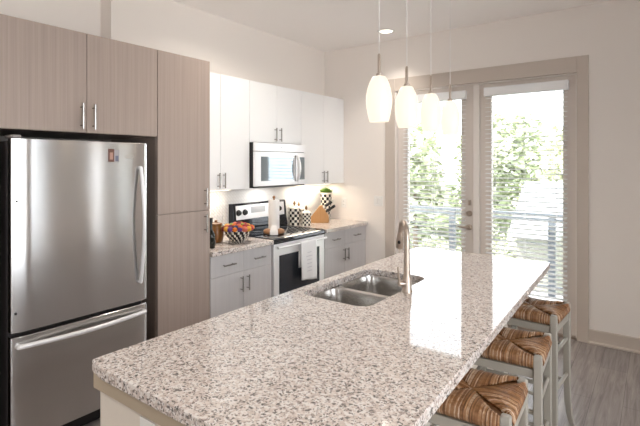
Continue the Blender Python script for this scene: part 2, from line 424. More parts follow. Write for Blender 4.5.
# blinds
def blind(x0, x1, z1, label):
    t = thing('window_blind', label, 'blind', ((x0 + x1) / 2, YB, .24), group='white slatted blinds on the glass doors')
    c = YB + .002
    MB().box(x0 - .012, x1 + .012, c - .045, c + .024, z1, z1 + .088).build('valance', M['white_cab'], t, bevel=.006)
    mb = MB(); p = .0445; n = int((z1 - .27) / p)
    for i in range(n):
        z = z1 - .02 - i * p; th = math.radians(9); h = .0245
        pts = []
        for s_, dz in ((-1, 0), (-.5, .0016), (0, .0022), (.5, .0016), (1, 0)):
            pts.append((c + s_ * h * math.cos(th), z + s_ * h * math.sin(th) + dz))
        mb.prism(pts + [(a, b_ - .0026) for a, b_ in pts[::-1]], 'x', x0, x1)
    mb.build('slats', M['slat'], t, smooth=30)
    zb = z1 - .02 - n * p
    MB().box(x0, x1, c - .024, c + .024, zb - .008, zb + .012).build('bottom_rail', M['slat'], t, bevel=.003)
    for f in (.12, .5, .88):
        x = x0 + (x1 - x0) * f
        MB().box(x - .0012, x + .0012, c - .0255, c - .0245, zb, z1).box(x - .0012, x + .0012, c + .0245, c + .0255, zb, z1).build('ladder_cord', M['slat'], t)
    x = x1 - .1
    MB().tube([(x, c - .03, z1), (x, c - .034, z1 - .04), (x, c - .034, z1 - .075)], [.001, .0015, .004], 8).build('tilt_cord', M['dark_side'], t)
blind(-2.302, -1.603, 2.275, 'white slatted blind hanging on the glass door with the lever handle')
blind(-1.392, -.660, 2.282, 'white slatted blind hanging on the glass door without a handle')

# backsplash
struct(MB().box(XL, XL + .012, 2.345, YB, .916, 1.36).build('wall_backsplash', M['tile']))

# ------------------------------------------------------------------ ceiling lamps
def downlight(x, y, label, k=1.0):
    t = thing('recessed_downlight', label, 'ceiling light', (x, y, H), group='recessed downlights in the ceiling')
    MB().lathe([(.068, -.004), (.072, -.009), (.09, -.008), (.098, -.002), (.098, 0), (.068, 0), (.068, -.004)], (x, y, H), 32, cap0=False, cap1=False).build('trim_ring', M['plastic_white'], t)
    MB().lathe([(.068, -.003), (.03, -.0035), (.001, -.0035)], (x, y, H), 32, cap0=False).build('lens', M['lens'], t)
    l = bpy.data.lights.new('downlight_lamp', 'AREA'); l.shape = 'DISK'; l.size = .13; l.energy = DOWN_W * k; l.spread = math.radians(95 if k < 1 else 150); l.color = (1.0, .92, .83)
    o = bpy.data.objects.new('downlight_lamp', l); COL.objects.link(o); o.parent = t; o.location = (0, 0, -.012)
downlight(-2.34, 4.357, 'round lit downlight in the ceiling near the back wall', .3)
for (x, y) in ((-2.34, 2.75), (-2.34, -.6), (.9, .9), (.9, -1.2)):  # out-of-view lamps added to light the room evenly
    downlight(x, y, 'added unseen fill downlight in the ceiling, away from the back wall')
# pendants
def pendant():
    t = thing('pendant_lamp', 'x', 'pendant lamp', (0, 0, 1.808), group='row of pendant lamps above the island')
    prof = [(.040, .004), (.046, 0), (.049, .008), (.0555, .035), (.0615, .07), (.0645, .10), (.0635, .125), (.058, .158), (.049, .188), (.0375, .212), (.030, .222), (.014, .226)]
    MB().lathe(prof + [], (0, 0, 0), 32, cap0=True, cap1=True).build('shade', M['shade'], t, world=False, smooth=60)
    MB().lathe([(.016, .226), (.016, .236), (.0075, .243), (.0075, .33), (.004, .336)], (0, 0, 0), 16).build('stem', M['nickel'], t, world=False)
    MB().tube([(0, 0, .334), (0, 0, H - 1.808 - .03)], .0022, 8).build('cable', M['plastic_white'], t, world=False)
    MB().lathe([(.004, -.03), (.055, -.024), (.06, -.012), (.06, 0)], (0, 0, H - 1.808), 28).build('ceiling_canopy', M['nickel'], t, world=False)
    return t
PL = ['nearest of the row of egg-shaped white glass pendant lamps, largest to the eye',
      'second egg-shaped white glass pendant lamp from the near end of the row',
      'third egg-shaped white glass pendant lamp from the near end of the row',
      'farthest egg-shaped white glass pendant lamp, in front of the door blinds']
p0 = pendant()
for i, (x, y) in enumerate(((-1.10, 1.976), (-1.10, 2.285), (-1.10, 2.615), (-1.10, 2.935))):
    o = p0 if i == 0 else copy_tree(p0)
    o.location = (x, y, 1.808 - (0, .008, .008, .016)[i]); o['label'] = PL[i]

# ------------------------------------------------------------------ cabinets
def pull(parent, x, a, b, vertical=True, name='handle', r=.006, so=.032):
    """bar pull on a face looking along +X; a = (y, z) start, b = (y, z) end"""
    (y0, z0), (y1, z1) = a, b
    mb = MB().tube([(x + so, y0, z0), (x + so, y1, z1)], r, 10)
    for f in (.14, .86):
        y, z = y0 + (y1 - y0) * f, z0 + (z1 - z0) * f
        mb.tube([(x, y, z), (x + so, y, z)], r * .75, 8)
    return mb.build(name, M['handle'], parent)
def cabinet(name, label, xb, xf, y0, y1, z0, z1, fronts, m, toe=False, cat='cabinet', carc=None):
    t = thing(name, label, cat, (xb, (y0 + y1) / 2, z0))
    c = MB().box(xb, xf - .019, y0, y1, z0 + (.1 if toe else 0), z1)
    if toe: c.box(xb, xf - .07, y0, y1, z0, z0 + .1)
    c.build('carcass', carc or m, t, bevel=.001)
    for kind, a, b_, c0, c1, hd in fronts:
        g = .0018
        d = MB().box(xf - .018, xf, a + g, b_ - g, c0 + g, c1 - g).build(kind, m, t, bevel=.0012)
        if hd: pull(d, xf, *hd)
    return t
XF, XW = -2.80, -3.115
gm = 1.388
cabinet('overhead_cabinet', 'grey-brown wood-grain cabinet with two doors above the refrigerator', XA + .006, XF, .885, YS - .002, 1.79, 2.40,
        [('door', .885, gm, 1.79, 2.40, ((gm - .036, 1.812), (gm - .036, 1.965))), ('door', gm, YS - .002, 1.79, 2.40, ((gm + .036, 1.812), (gm + .036, 1.965)))], M['laminate'])
tag(MB().box(XA + .006, XF - .001, .862, .883, 0, 2.40).build('end_panel', M['laminate']), 'grey-brown end panel standing left of the refrigerator', 'panel')
cabinet('pantry_cabinet', 'tall grey-brown wood-grain pantry cabinet between refrigerator and counter', XL + .003, XF, YS, 2.342, 0, 2.40,
        [('door', YS, 2.342, 1.243, 2.40, ((2.288, 1.275), (2.288, 1.415))), ('door', YS, 2.342, .1, 1.243, ((2.288, 1.075), (2.288, 1.215)))], M['laminate'], toe=True)
cabinet('wall_cabinet', 'white two-door wall cabinet between pantry and microwave', XL + .003, XW, 2.345, 3.083, 1.366, 2.40,
        [('door', 2.345, 2.722, 1.366, 2.40, ((2.69, 1.385), (2.69, 1.52))), ('door', 2.722, 3.083, 1.366, 2.40, ((2.754, 1.385), (2.754, 1.52)))], M['white_cab'])
cabinet('wall_cabinet', 'white two-door wall cabinet directly above the microwave', XL + .003, XW, 3.085, 3.862, 1.81, 2.40,
        [('door', 3.085, 3.472, 1.81, 2.40, ((3.435, 1.83), (3.435, 1.965))), ('door', 3.472, 3.862, 1.81, 2.40, ((3.508, 1.83), (3.508, 1.965)))], M['white_cab'])
cabinet('wall_cabinet', 'white two-door wall cabinet in the corner by the back wall', XL + .003, XW, 3.864, YB - .003, 1.366, 2.40,
        [('door', 3.864, 4.285, 1.366, 2.40, ((4.25, 1.385), (4.25, 1.52))), ('door', 4.285, YB - .003, 1.366, 2.40, ((4.32, 1.385), (4.32, 1.52)))], M['white_cab'])
def base(y0, y1, ym, label):
    def dr(a, b_): c = (a + b_) / 2; return ('drawer', a, b_, .70, .872, ((c - .065, .785), (c + .065, .785)))
    cabinet('base_cabinet', label, XL + .003, XF, y0, y1, 0, .874,
        [dr(y0, ym), dr(ym, y1), ('door', y0, ym, .1, .70, ((ym - .036, .535), (ym - .036, .665))), ('door', ym, y1, .1, .70, ((ym + .036, .535), (ym + .036, .665)))], M['base_lam'], toe=True)
base(2.345, 3.046, 2.703, 'pale grey base cabinet with two drawers, left of the range')
base(3.864, YB - .003, 4.25, 'pale grey base cabinet with two drawers, right of the range')
tag(MB().box(XL + .002, XF + .03, 2.344, 3.046, .875, .915).build('countertop', M['granite'], bevel=.004), 'speckled granite countertop left of the range, under the flower bowl', 'countertop')
tag(MB().box(XL + .002, XF + .03, 3.864, YB - .002, .875, .915).build('countertop', M['granite'], bevel=.004), 'speckled granite countertop right of the range, under the knife block', 'countertop')
def led(y0, y1, label, watts):
    t = thing('under_cabinet_light', label, 'light', (XL + .14, (y0 + y1) / 2, 1.366), group='light strips under the wall cabinets')
    MB().box(XL + .12, XL + .16, y0, y1, 1.354, 1.3655).build('housing', M['plastic_white'], t)
    MB().box(XL + .124, XL + .156, y0 + .01, y1 - .01, 1.3525, 1.3539).build('diffuser', M['led'], t)
    l = bpy.data.lights.new('led_lamp', 'AREA'); l.shape = 'RECTANGLE'; l.size = .03; l.size_y = y1 - y0; l.energy = watts; l.color = (1, .87, .70)
    o = bpy.data.objects.new('led_lamp', l); COL.objects.link(o); o.parent = t; o.location = (0, 0, -.017)
led(3.95, 4.62, 'light strip under the white corner wall cabinet', 2.0)
led(2.45, 2.98, 'light strip under the white wall cabinet beside the pantry', 1.0)

# ------------------------------------------------------------------ refrigerator
fr = thing('refrigerator', 'large stainless steel bottom-freezer refrigerator beside the pantry', 'refrigerator', (-3.12, 1.36, 0))
FX, FY0, FY1 = -2.74, .965, 1.766
MB().box(-3.50, -2.812, FY0 + .004, FY1 - .004, .03, 1.725).build('body', M['dark_side'], fr, bevel=.004)
MB().box(-3.4, -2.83, FY0 + .02, FY1 - .02, 0, .03).box(-2.83, -2.80, FY0 + .02, FY1 - .02, .012, .09).build('toe_grille', M['black'], fr)
def fdoor(name, z0, z1):
    mb = MB(); n = 14; pts = []
    for i in range(n + 1):                        # gently crowned front
        f = i / n; y = FY0 + (FY1 - FY0) * f
        e = min(f, 1 - f) * (FY1 - FY0)
        x = FX - (.012 * (1 - min(1, e / .012)) ** 2) + .004 * (1 - (2 * f - 1) ** 2)
        pts.append((x, y))
    poly = [(-2.80, FY0)] + [(x - .004, y) for x, y in pts] + [(-2.80, FY1)]
    mb.prism(poly, 'z', z0, z1)
    return mb.build(name, M['steel'], fr, bevel=.003, smooth=50)
ud = fdoor('door', .695, 1.738)
ld = fdoor('freezer_drawer', .10, .672)
MB().box(-2.811, -2.801, FY0 + .01, FY1 - .01, .70, 1.73).build('gasket', M['rubber'], ud)
MB().box(-2.811, -2.801, FY0 + .01, FY1 - .01, .105, .668).build('gasket', M['rubber'], ld)
MB().box(-2.86, -2.752, FY0 + .005, FY0 + .05, 1.739, 1.757).build('hinge_cover', mat('grey_plastic', (.35, .32, .31), .5), fr, bevel=.006)
def bowbar(parent, p0, p1, out, wid, axis):
    L = 17; path = []
    for i in range(L):
        f = i / (L - 1); p = Vector(p0).lerp(Vector(p1), f)
        path.append(p + Vector((out * (.25 + .75 * math.sin(PI * f)), 0, 0)))
    mb = MB().tube(path, wid, 12, up=(1, 0, 0) if axis == 'z' else (0, 0, 1), flat=1.0)
    for p in (p0, p1):
        mb.tube([Vector(p) + Vector((-.012, 0, 0)), Vector(p) + Vector((out * .25 + .002, 0, 0))], wid * .95, 10)
    return mb.build('handle', M['steel_bright'], parent, smooth=60)
bowbar(ud, (FX, 1.705, .825), (FX, 1.705, 1.575), .055, .0115, 'z')
bowbar(ld, (FX - .004, FY0 + .03, .622), (FX - .004, FY1 - .03, .622), .058, .014, 'y')
MB().lathe([(.006, 0), (.006, .003), (.002, .004)], (FX - .008, .99, 1.40), 12, axis='x').build('screw_plug', M['dark_side'], ud)
MB().lathe([(.006, 0), (.006, .003), (.002, .004)], (FX - .008, .985, .80), 12, axis='x').build('screw_plug', M['dark_side'], ud)
# pale oval emblem near the top right of the door, as on the real one
mb = MB(); n = 28
ring = [(1.632 + .030 * math.cos(2*PI*i/n), 1.648 + .012 * math.sin(2*PI*i/n)) for i in range(n)]
mb.tube([(FX - .0002, a, b_) for a, b_ in ring + ring[:1]], .0012, 6)
mb.build('emblem', mat('pale_gold_mark', (.62, .58, .50), .3, .8), ud)
mg = MB().box(-2.7405, -2.7388, 1.490, 1.529, 1.613, 1.694, 0).box(-2.7405, -2.7388, 1.529, 1.560, 1.613, 1.688, 1).box(-2.7388, -2.7384, 1.500, 1.520, 1.628, 1.672, 2).box(-2.7388, -2.7384, 1.536, 1.556, 1.618, 1.652, 3)
mg = mg.build('photo_magnet', [mat('photo_brown', (.16, .07, .05), .5), mat('photo_grey', (.42, .40, .42), .5), mat('photo_skin', (.50, .30, .24), .5), mat('photo_navy', (.16, .17, .24), .5)])
tag(mg, 'small brown photo magnet stuck near the top of the refrigerator door', 'magnet')

# ------------------------------------------------------------------ microwave
mw = thing('microwave', 'stainless steel over-range microwave under the white cabinet', 'microwave', (-3.25, 3.47, 1.373))
WX, y0, y1, z0, z1 = -3.055, 3.087, 3.860, 1.373, 1.806
MB().box(XL + .003, WX - .022, y0, y1, z0, z1).build('body', M['black'], mw)
MB().box(WX - .02, WX, y0, y1, 1.724, z1).build('vent_panel', M['steel_bright'], mw, bevel=.003)
mdoor = MB().box(WX - .02, WX, y0, 3.735, z0 + .012, 1.720).build('door', M['steel_bright'], mw, bevel=.004)
MB().box(WX - .004, WX + .0015, 3.175, 3.665, 1.435, 1.672).build('window', M['mw_glass'], mdoor, bevel=.001)
mb = MB(); L = 11
path = [(WX + .012 + .034 * math.sin(PI * i / 10), 3.712, 1.42 + .27 * i / 10) for i in range(L)]
mb.tube(path, [.012] + [.016] * 9 + [.012], 12, up=(1, 0, 0), flat=.9)
mb.tube([(WX - .003, 3.712, 1.425), (WX + .014, 3.712, 1.425)], .011, 8).tube([(WX - .003, 3.712, 1.685), (WX + .014, 3.712, 1.685)], .011, 8)
mb.build('handle', M['steel_bright'], mdoor, smooth=60)
MB().box(WX + .0012, WX + .0022, 3.683, 3.695, 1.42, 1.69).build('handle_recess', M['black'], mdoor)
cp = MB().box(WX - .02, WX, 3.738, y1, z0 + .012, 1.720).build('control_panel', M['steel_bright'], mw, bevel=.003)
MB().box(WX - .002, WX + .001, 3.757, 3.848, 1.435, 1.672).build('keypad', M['mw_glass'], cp)
MB().box(WX + .0005, WX + .0012, 3.46, 3.475, 1.757, 1.772).build('badge', M['handle'], mw)
MB().box(XL + .01, WX - .005, y0 + .01, y1 - .01, z0 - .004, z0 + .01).build('underside_grille', M['dark_side'], mw)

l = bpy.data.lights.new('backsplash_fill', 'AREA'); l.shape = 'RECTANGLE'; l.size = .08; l.size_y = .3; l.energy = 1.2; l.color = (1, .93, .85)  # added area lamp under the microwave, brightens the backsplash
o = bpy.data.objects.new('backsplash_fill', l); COL.objects.link(o); o.parent = mw; o.location = (.02, 0, -.012)
# ------------------------------------------------------------------ range
rg = thing('range', 'freestanding electric range with black glass top and steel front', 'range', (-3.08, 3.455, 0))
RX, y0, y1 = -2.795, 3.07, 3.857
MB().box(XL + .02, RX - .045, y0, y1, .02, .898).box(XL + .03, RX - .09, y0 + .02, y1 - .02, 0, .02).build('body', M['black'], rg, bevel=.003)
ct = MB().prism([(XL + .07, .898), (RX - .03, .898), (RX - .03, .868), (RX + .006, .868), (RX + .012, .885), (RX + .004, .908), (RX - .03, .919), (XL + .07, .919)], 'y', y0 - .002, y1 + .002).build('cooktop', M['black_glass'], rg, bevel=.002)
for (bx, by, br) in ((-2.92, 3.25, .105), (-2.92, 3.66, .08), (-3.19, 3.25, .08), (-3.19, 3.66, .105)):
    MB().lathe([(br, .9192), (br, .9197), (br - .004, .9197), (br - .004, .9192), (br, .9192)], (bx, by, 0), 36, cap0=False, cap1=False).build('burner_ring', M['display'], ct)
MB().box(RX - .003, RX + .003, y0, y1, .9185, .9195).build('trim_strip', M['steel_bright'], ct) if False else None
MB().box(XL + .07, RX - .004, y1 - .010, y1 + .0025, .9185, .9225).build('edge_trim', M['nickel'], ct)
od = MB().box(RX - .043, RX, y0 + .004, y1 - .004, .265, .866).build('oven_door', M['steel_bright'], rg, bevel=.004)
MB().box(RX - .004, RX + .002, 3.145, 3.765, .375, .755).build('window', M['oven_glass'], od, bevel=.001)
mb = MB().tube([(RX + .038, y0 + .02, .836), (RX + .038, y1 - .02, .836)], .012, 12)
for y in (y0 + .05, y1 - .05): mb.tube([(RX - .004, y, .836), (RX + .038, y, .836)], .009, 10)
mb.build('handle', M['steel_bright'], od)
sdw = MB().box(RX - .043, RX - .002, y0 + .004, y1 - .004, .06, .258).build('storage_drawer', M['steel_bright'], rg, bevel=.004)
MB().box(RX - .02, RX + .01, 3.2, 3.71, .225, .24).build('pull_lip', M['steel_bright'], sdw)
bgx = XL + .015
bgd = MB().prism([(bgx, .90), (bgx + .085, .90), (bgx + .095, .94), (bgx + .075, 1.03), (bgx + .062, 1.195), (bgx + .05, 1.205), (bgx, 1.205)], 'y', y0, y1).build('backguard', M['black_glass'], rg, bevel=.004)
def face(z): return bgx + .075 + (.062 - .075) * (z - 1.03) / .165
panel = MB().add([(face(1.045) + .002, y0 + .035, 1.045), (face(1.045) + .002, y1 - .035, 1.045), (face(1.185) + .002, y1 - .035, 1.185), (face(1.185) + .002, y0 + .035, 1.185),
     (face(1.045) - .004, y0 + .035, 1.045), (face(1.045) - .004, y1 - .035, 1.045), (face(1.185) - .004, y1 - .035, 1.185), (face(1.185) - .004, y0 + .035, 1.185)],
     [(0, 1, 2, 3), (7, 6, 5, 4), (0, 4, 5, 1), (1, 5, 6, 2), (2, 6, 7, 3), (3, 7, 4, 0)]).build('control_panel', M['steel_bright'], bgd, bevel=.001)
for y in (3.135, 3.222, 3.655, 3.735):
    z = 1.115
    MB().lathe([(.030, 0), (.030, .006), (.024, .009), (.022, .024), (.017, .028)], (face(z) + .003, y, z), 20, axis='x').build('knob', M['black'], bgd)
mb = MB().box(face(1.12) + .0022, face(1.12) + .0035, 3.31, 3.52, 1.08, 1.165)
mb.build('display', M['display'], bgd)
# dish towel on the oven handle
mb = MB(); ty0, ty1 = 3.40, 3.65; nx = 14
prof = []
hx, hz, hr = RX + .038, .836, .0150
for z in (.60, .68, .76, .825): prof.append((hx - hr, z))
for q in range(9):
    a = PI - PI * q / 8; prof.append((hx + hr * math.cos(a), hz + hr * math.sin(a)))
for z in (.81, .74, .66, .60, .54, .50, .475): prof.append((hx + hr + (.836 - z) * .015, z))
vs = []; fs = []
for j in range(nx + 1):
    f = j / nx; y = ty0 + (ty1 - ty0) * f
    for i, (x, z) in enumerate(prof):
        k_ = max(0, (.80 - z) / .3) if i > 8 else 0
        vs.append((x + .005 * k_ * math.sin(f * 11 + .6), y + .004 * math.sin(z * 14) * k_, z - (.03 * (f - .3) * k_ if i > 8 else 0)))
P_ = len(prof)
for j in range(nx):
    for i in range(P_ - 1): fs.append((j*P_+i, (j+1)*P_+i, (j+1)*P_+i+1, j*P_+i+1))
mb.add(vs, fs)
tw = mb.build('dish_towel', M['cloth'], smooth=60)
so = tw.modifiers.new('solid', 'SOLIDIFY'); so.thickness = .002; so.offset = 1
tag(tw, 'white dish towel with faint grey print over the oven handle', 'towel')
for k_ in range(6):
    z = .735 - k_ * .036; wv = random.uniform(.02, .05); xx = hx + hr + .0075 + (.836 - z) * .016
    MB().box(xx, xx + .001, 3.52 - wv, 3.52 + wv, z, z + .006).build('print', M['ink'], tw, world=False)

# ------------------------------------------------------------------ island
IX0, IX1, IY0, IY1 = -1.592, -.56, .79, 3.51
isl = thing('kitchen_island', 'long cream kitchen island base under the granite top', 'kitchen island', (-1.22, 2.15, 0))
bx0, bx1, by0, by1 = -1.565, -.87, .822, 3.47
mb = MB().box(bx0, bx1, by0, by0 + .02, 0, .82).box(bx0, bx1, by1 - .02, by1, 0, .82).box(bx0, bx0 + .02, by0 + .02, by1 - .02, .1, .82).box(bx1 - .02, bx1, by0 + .02, by1 - .02, 0, .82).box(bx0 + .05, bx0 + .07, by0 + .02, by1 - .02, 0, .1)
mb.build('body', M['cream'], isl, bevel=.002)
a = .016
mb = MB().box(bx0 - a, bx1 + a, by0 - a, by0 + .02, .82, .874).box(bx0 - a, bx1 + a, by1 - .02, by1 + a, .82, .874).box(bx0 - a, bx0 + .02, by0 + .02, by1 - .02, .82, .874).box(bx1 - .02, bx1 + a, by0 + .02, by1 - .02, .82, .874)
mb.build('apron', M['apron'], isl, bevel=.002)
for i in range(4):
    ya = by0 + .03 + i * .65; dd = MB().box(bx0 - .018, bx0 - .001, ya, ya + .645, .12, .815).build('door', M['base_lam'], isl, bevel=.0015)
def plate(name, label, cat, corner, ax, w_, h_, kind):
    """wall plate; ax 'y' = on a face looking along -Y"""
    x, y, z = corner
    t = thing(name, label, cat, (x, y, z - h_ / 2))
    MB().box(x - w_/2, x + w_/2, y - .006, y, z - h_/2, z + h_/2).build('cover_plate', M['plastic_white'], t, bevel=.002)
    n = max(1, round(w_ / .055) - (0 if w_ > .1 else 0)) if w_ > .1 else 1
    for i in range(n):
        cx = x + (i - (n - 1) / 2) * .046
        if kind == 'switch': MB().box(cx - .016, cx + .016, y - .010, y - .005, z - .033, z + .033).build('rocker', M['plastic_white'], t, bevel=.002)
        else:
            for dz in (-.02, .02):
                s_ = MB().box(cx - .016, cx + .016, y - .0085, y - .005, z + dz - .014, z + dz + .014).build('socket', M['plastic_white'], t, bevel=.002)
                MB().box(cx - .007, cx - .004, y - .009, y - .0083, z + dz - .004, z + dz + .006).box(cx + .004, cx + .007, y - .009, y - .0083, z + dz - .004, z + dz + .006).build('slot', M['dark_side'], s_)
    return t
plate('light_switch', 'white double light switch on the back wall beside the door casing', 'switch', (-2.63, YB, 1.165), 'y', .118, .118, 'switch')
plate('wall_outlet', 'white outlet on the back wall above the granite counter', 'outlet', (-3.115, YB, 1.12), 'y', .075, .118, 'outlet')
plate('wall_outlet', 'white outlet on the near end of the kitchen island', 'outlet', (-1.275, by0, .745), 'y', .075, .118, 'outlet')

# countertop with the sink cut out
SX0, SX1, SY0, SY1, SR = -1.525, -1.11, 1.87, 2.60, .075
def rr_hit(ang, c, x0, x1, y0, y1, r):
    """where a ray from c leaves the rounded rectangle"""
    d = Vector((math.cos(ang), math.sin(ang)))
    def sdf(p):
        qx = abs(p[0] - (x0 + x1) / 2) - (x1 - x0) / 2 + r; qy = abs(p[1] - (y0 + y1) / 2) - (y1 - y0) / 2 + r
        return math.hypot(max(qx, 0), max(qy, 0)) + min(max(qx, qy), 0) - r
    lo, hi = 0, 5
    for _ in range(40):
        m = (lo + hi) / 2
        if sdf((c[0] + d.x * m, c[1] + d.y * m)) < 0: lo = m
        else: hi = m
    return (c[0] + d.x * lo, c[1] + d.y * lo)
def angles(c, rects, n=96):
    A = [2 * PI * i / n - PI + .003 for i in range(n)]
    for (x0, x1, y0, y1) in rects:
        for x in (x0, x1):
            for y in (y0, y1): A.append(math.atan2(y - c[1], x - c[0]))
    return sorted(A)
def ring_plate(mb, outer, r_out, inner, r_in, z0, z1):
    c = ((inner[0] + inner[1]) / 2, (inner[2] + inner[3]) / 2)
    A = angles(c, [outer]); n = len(A)
    I = [rr_hit(a_, c, *inner, r_in) for a_ in A]; O = [rr_hit(a_, c, *outer, r_out) for a_ in A]
    vs = [(p[0], p[1], z1) for p in O] + [(p[0], p[1], z1) for p in I] + [(p[0], p[1], z0) for p in O] + [(p[0], p[1], z0) for p in I]
    fs = []
    for i in range(n):
        j = (i + 1) % n
        fs += [(i, j, n + j, n + i), (2*n + i, 3*n + i, 3*n + j, 2*n + j), (i, 2*n + i, 2*n + j, j), (n + i, n + j, 3*n + j, 3*n + i)]
    mb.add(vs, fs); return mb
tm = ring_plate(MB(), (IX0, IX1, IY0, IY1), .028, (SX0, SX1, SY0, SY1), SR, .875, .915)
for v in tm.v:                                   # the overhang side runs very slightly out of square
    v.x += max(0, (v.x - SX1) / (IX1 - SX1)) * (.058 - .033 * (v.y - IY0))
top = tm.build('island_countertop', M['granite'], bevel=.003, smooth=30)
tag(top, 'long speckled grey and white granite island top with sink cutout', 'countertop')

sk = thing('kitchen_sink', 'stainless steel double-bowl sink set into the island top', 'sink', (-1.32, 2.235, .67))
def bowl(outer, x0, x1, y0, y1, depth):
    c = ((x0 + x1) / 2, (y0 + y1) / 2); n = 72
    A = [2 * PI * i / n for i in range(n)]
    rings = []
    for ins, z, r in ((0, .8735, .062), (.002, .868, .062), (.006, .80, .062), (.012, .874 - depth + .05, .062), (.022, .874 - depth + .018, .062), (.045, .874 - depth + .003, .06), (.09, .874 - depth, .05)):
        rings.append([(*rr_hit(a_, c, x0 + ins, x1 - ins, y0 + ins, y1 - ins, r), z) for a_ in A])
    rings.append([(c[0] + .045 * math.cos(a_), c[1] + .045 * math.sin(a_), .874 - depth - .003) for a_ in A])
    vs = [p for r_ in rings for p in r_]; fs = []
    for i in range(len(rings) - 1):
        for k_ in range(n): fs.append((i*n+k_, i*n+(k_+1) % n, (i+1)*n+(k_+1) % n, (i+1)*n+k_))
    mb = MB().add(vs, fs)
    ring_plate(mb, outer, .01, (x0, x1, y0, y1), .062, .8715, .8735)
    o = mb.build('basin', M['sink_steel'], sk, smooth=40)
    dr_ = MB().lathe([(.045, -.003), (.04, -.001), (.034, -.006), (.03, -.014), (.001, -.014)], (c[0], c[1], .874 - depth), 28, cap0=False).build('drain', M['nickel'], o)
    MB().lathe([(.012, -.014), (.012, -.004), (.009, -.002)], (c[0], c[1], .874 - depth), 14).build('strainer_knob', M['nickel'], dr_) if False else None
bowl((-1.555, -1.08, 1.84, 2.22), -1.53, -1.105, 1.865, 2.205, .19)
bowl((-1.555, -1.08, 2.22, 2.63), -1.53, -1.105, 2.235, 2.605, .21)

# faucet
fa = thing('kitchen_faucet', 'tall brushed nickel gooseneck faucet behind the sink bowls', 'faucet', (-1.075, 2.235, .915))
fx, fy = -1.075, 2.235; dv = Vector((-.62, .78, 0)).normalized()
MB().lathe([(.030, .915), (.030, .922), (.026, .93), (.024, .985), (.021, 1.0)], (fx, fy, 0), 24).build('base', M['nickel'], fa)
path = [Vector((fx, fy, .995)), Vector((fx, fy, 1.08)), Vector((fx, fy, 1.17))]; R_ = .082
for i in range(1, 15):
    a_ = PI * i / 14 * .94
    path.append(Vector((fx, fy, 1.19)) + dv * (R_ - R_ * math.cos(a_)) + Vector((0, 0, R_ * 1.1 * math.sin(a_))))
MB().tube(path, [.0185, .0165] + [.0145] * (len(path) - 2), 16).build('neck', M['nickel'], fa, smooth=60)
e = path[-1]; td = (path[-1] - path[-2]).normalized()
hd = MB().tube([e - td * .002, e + td * .012, e + td * .05, e + td * .088, e + td * .095], [.0155, .0175, .0215, .022, .018], 18).build('spray_head', M['nickel'], fa, smooth=60)
sidev = Vector((.72, -.70, 0)); sidev = (sidev - dv * sidev.dot(dv)); 
bc = e + td * .05; bn = Vector((.25, -1.0, .12)).normalized(); bn = (bn - td * bn.dot(td)).normalized()
MB().tube([bc + bn * .014, bc + bn * .0235], [.012, .010], 12, flat=.8).build('spray_button', M['rubber'], hd)
hv = Vector((-.45, -.9, 0)).normalized()
hb = MB().tube([Vector((fx, fy, .962)) + hv * .015, Vector((fx, fy, .966)) + hv * .05, Vector((fx, fy, .966)) + hv * .056], [.016, .015, .011], 14).build('valve', M['nickel'], fa)
MB().tube([Vector((fx, fy, .968)) + hv * .046, Vector((fx, fy, 1.0)) + hv * .054, Vector((fx, fy, 1.055)) + hv * .058], [.008, .007, .0055], 10).build('lever', M['nickel'], hb)

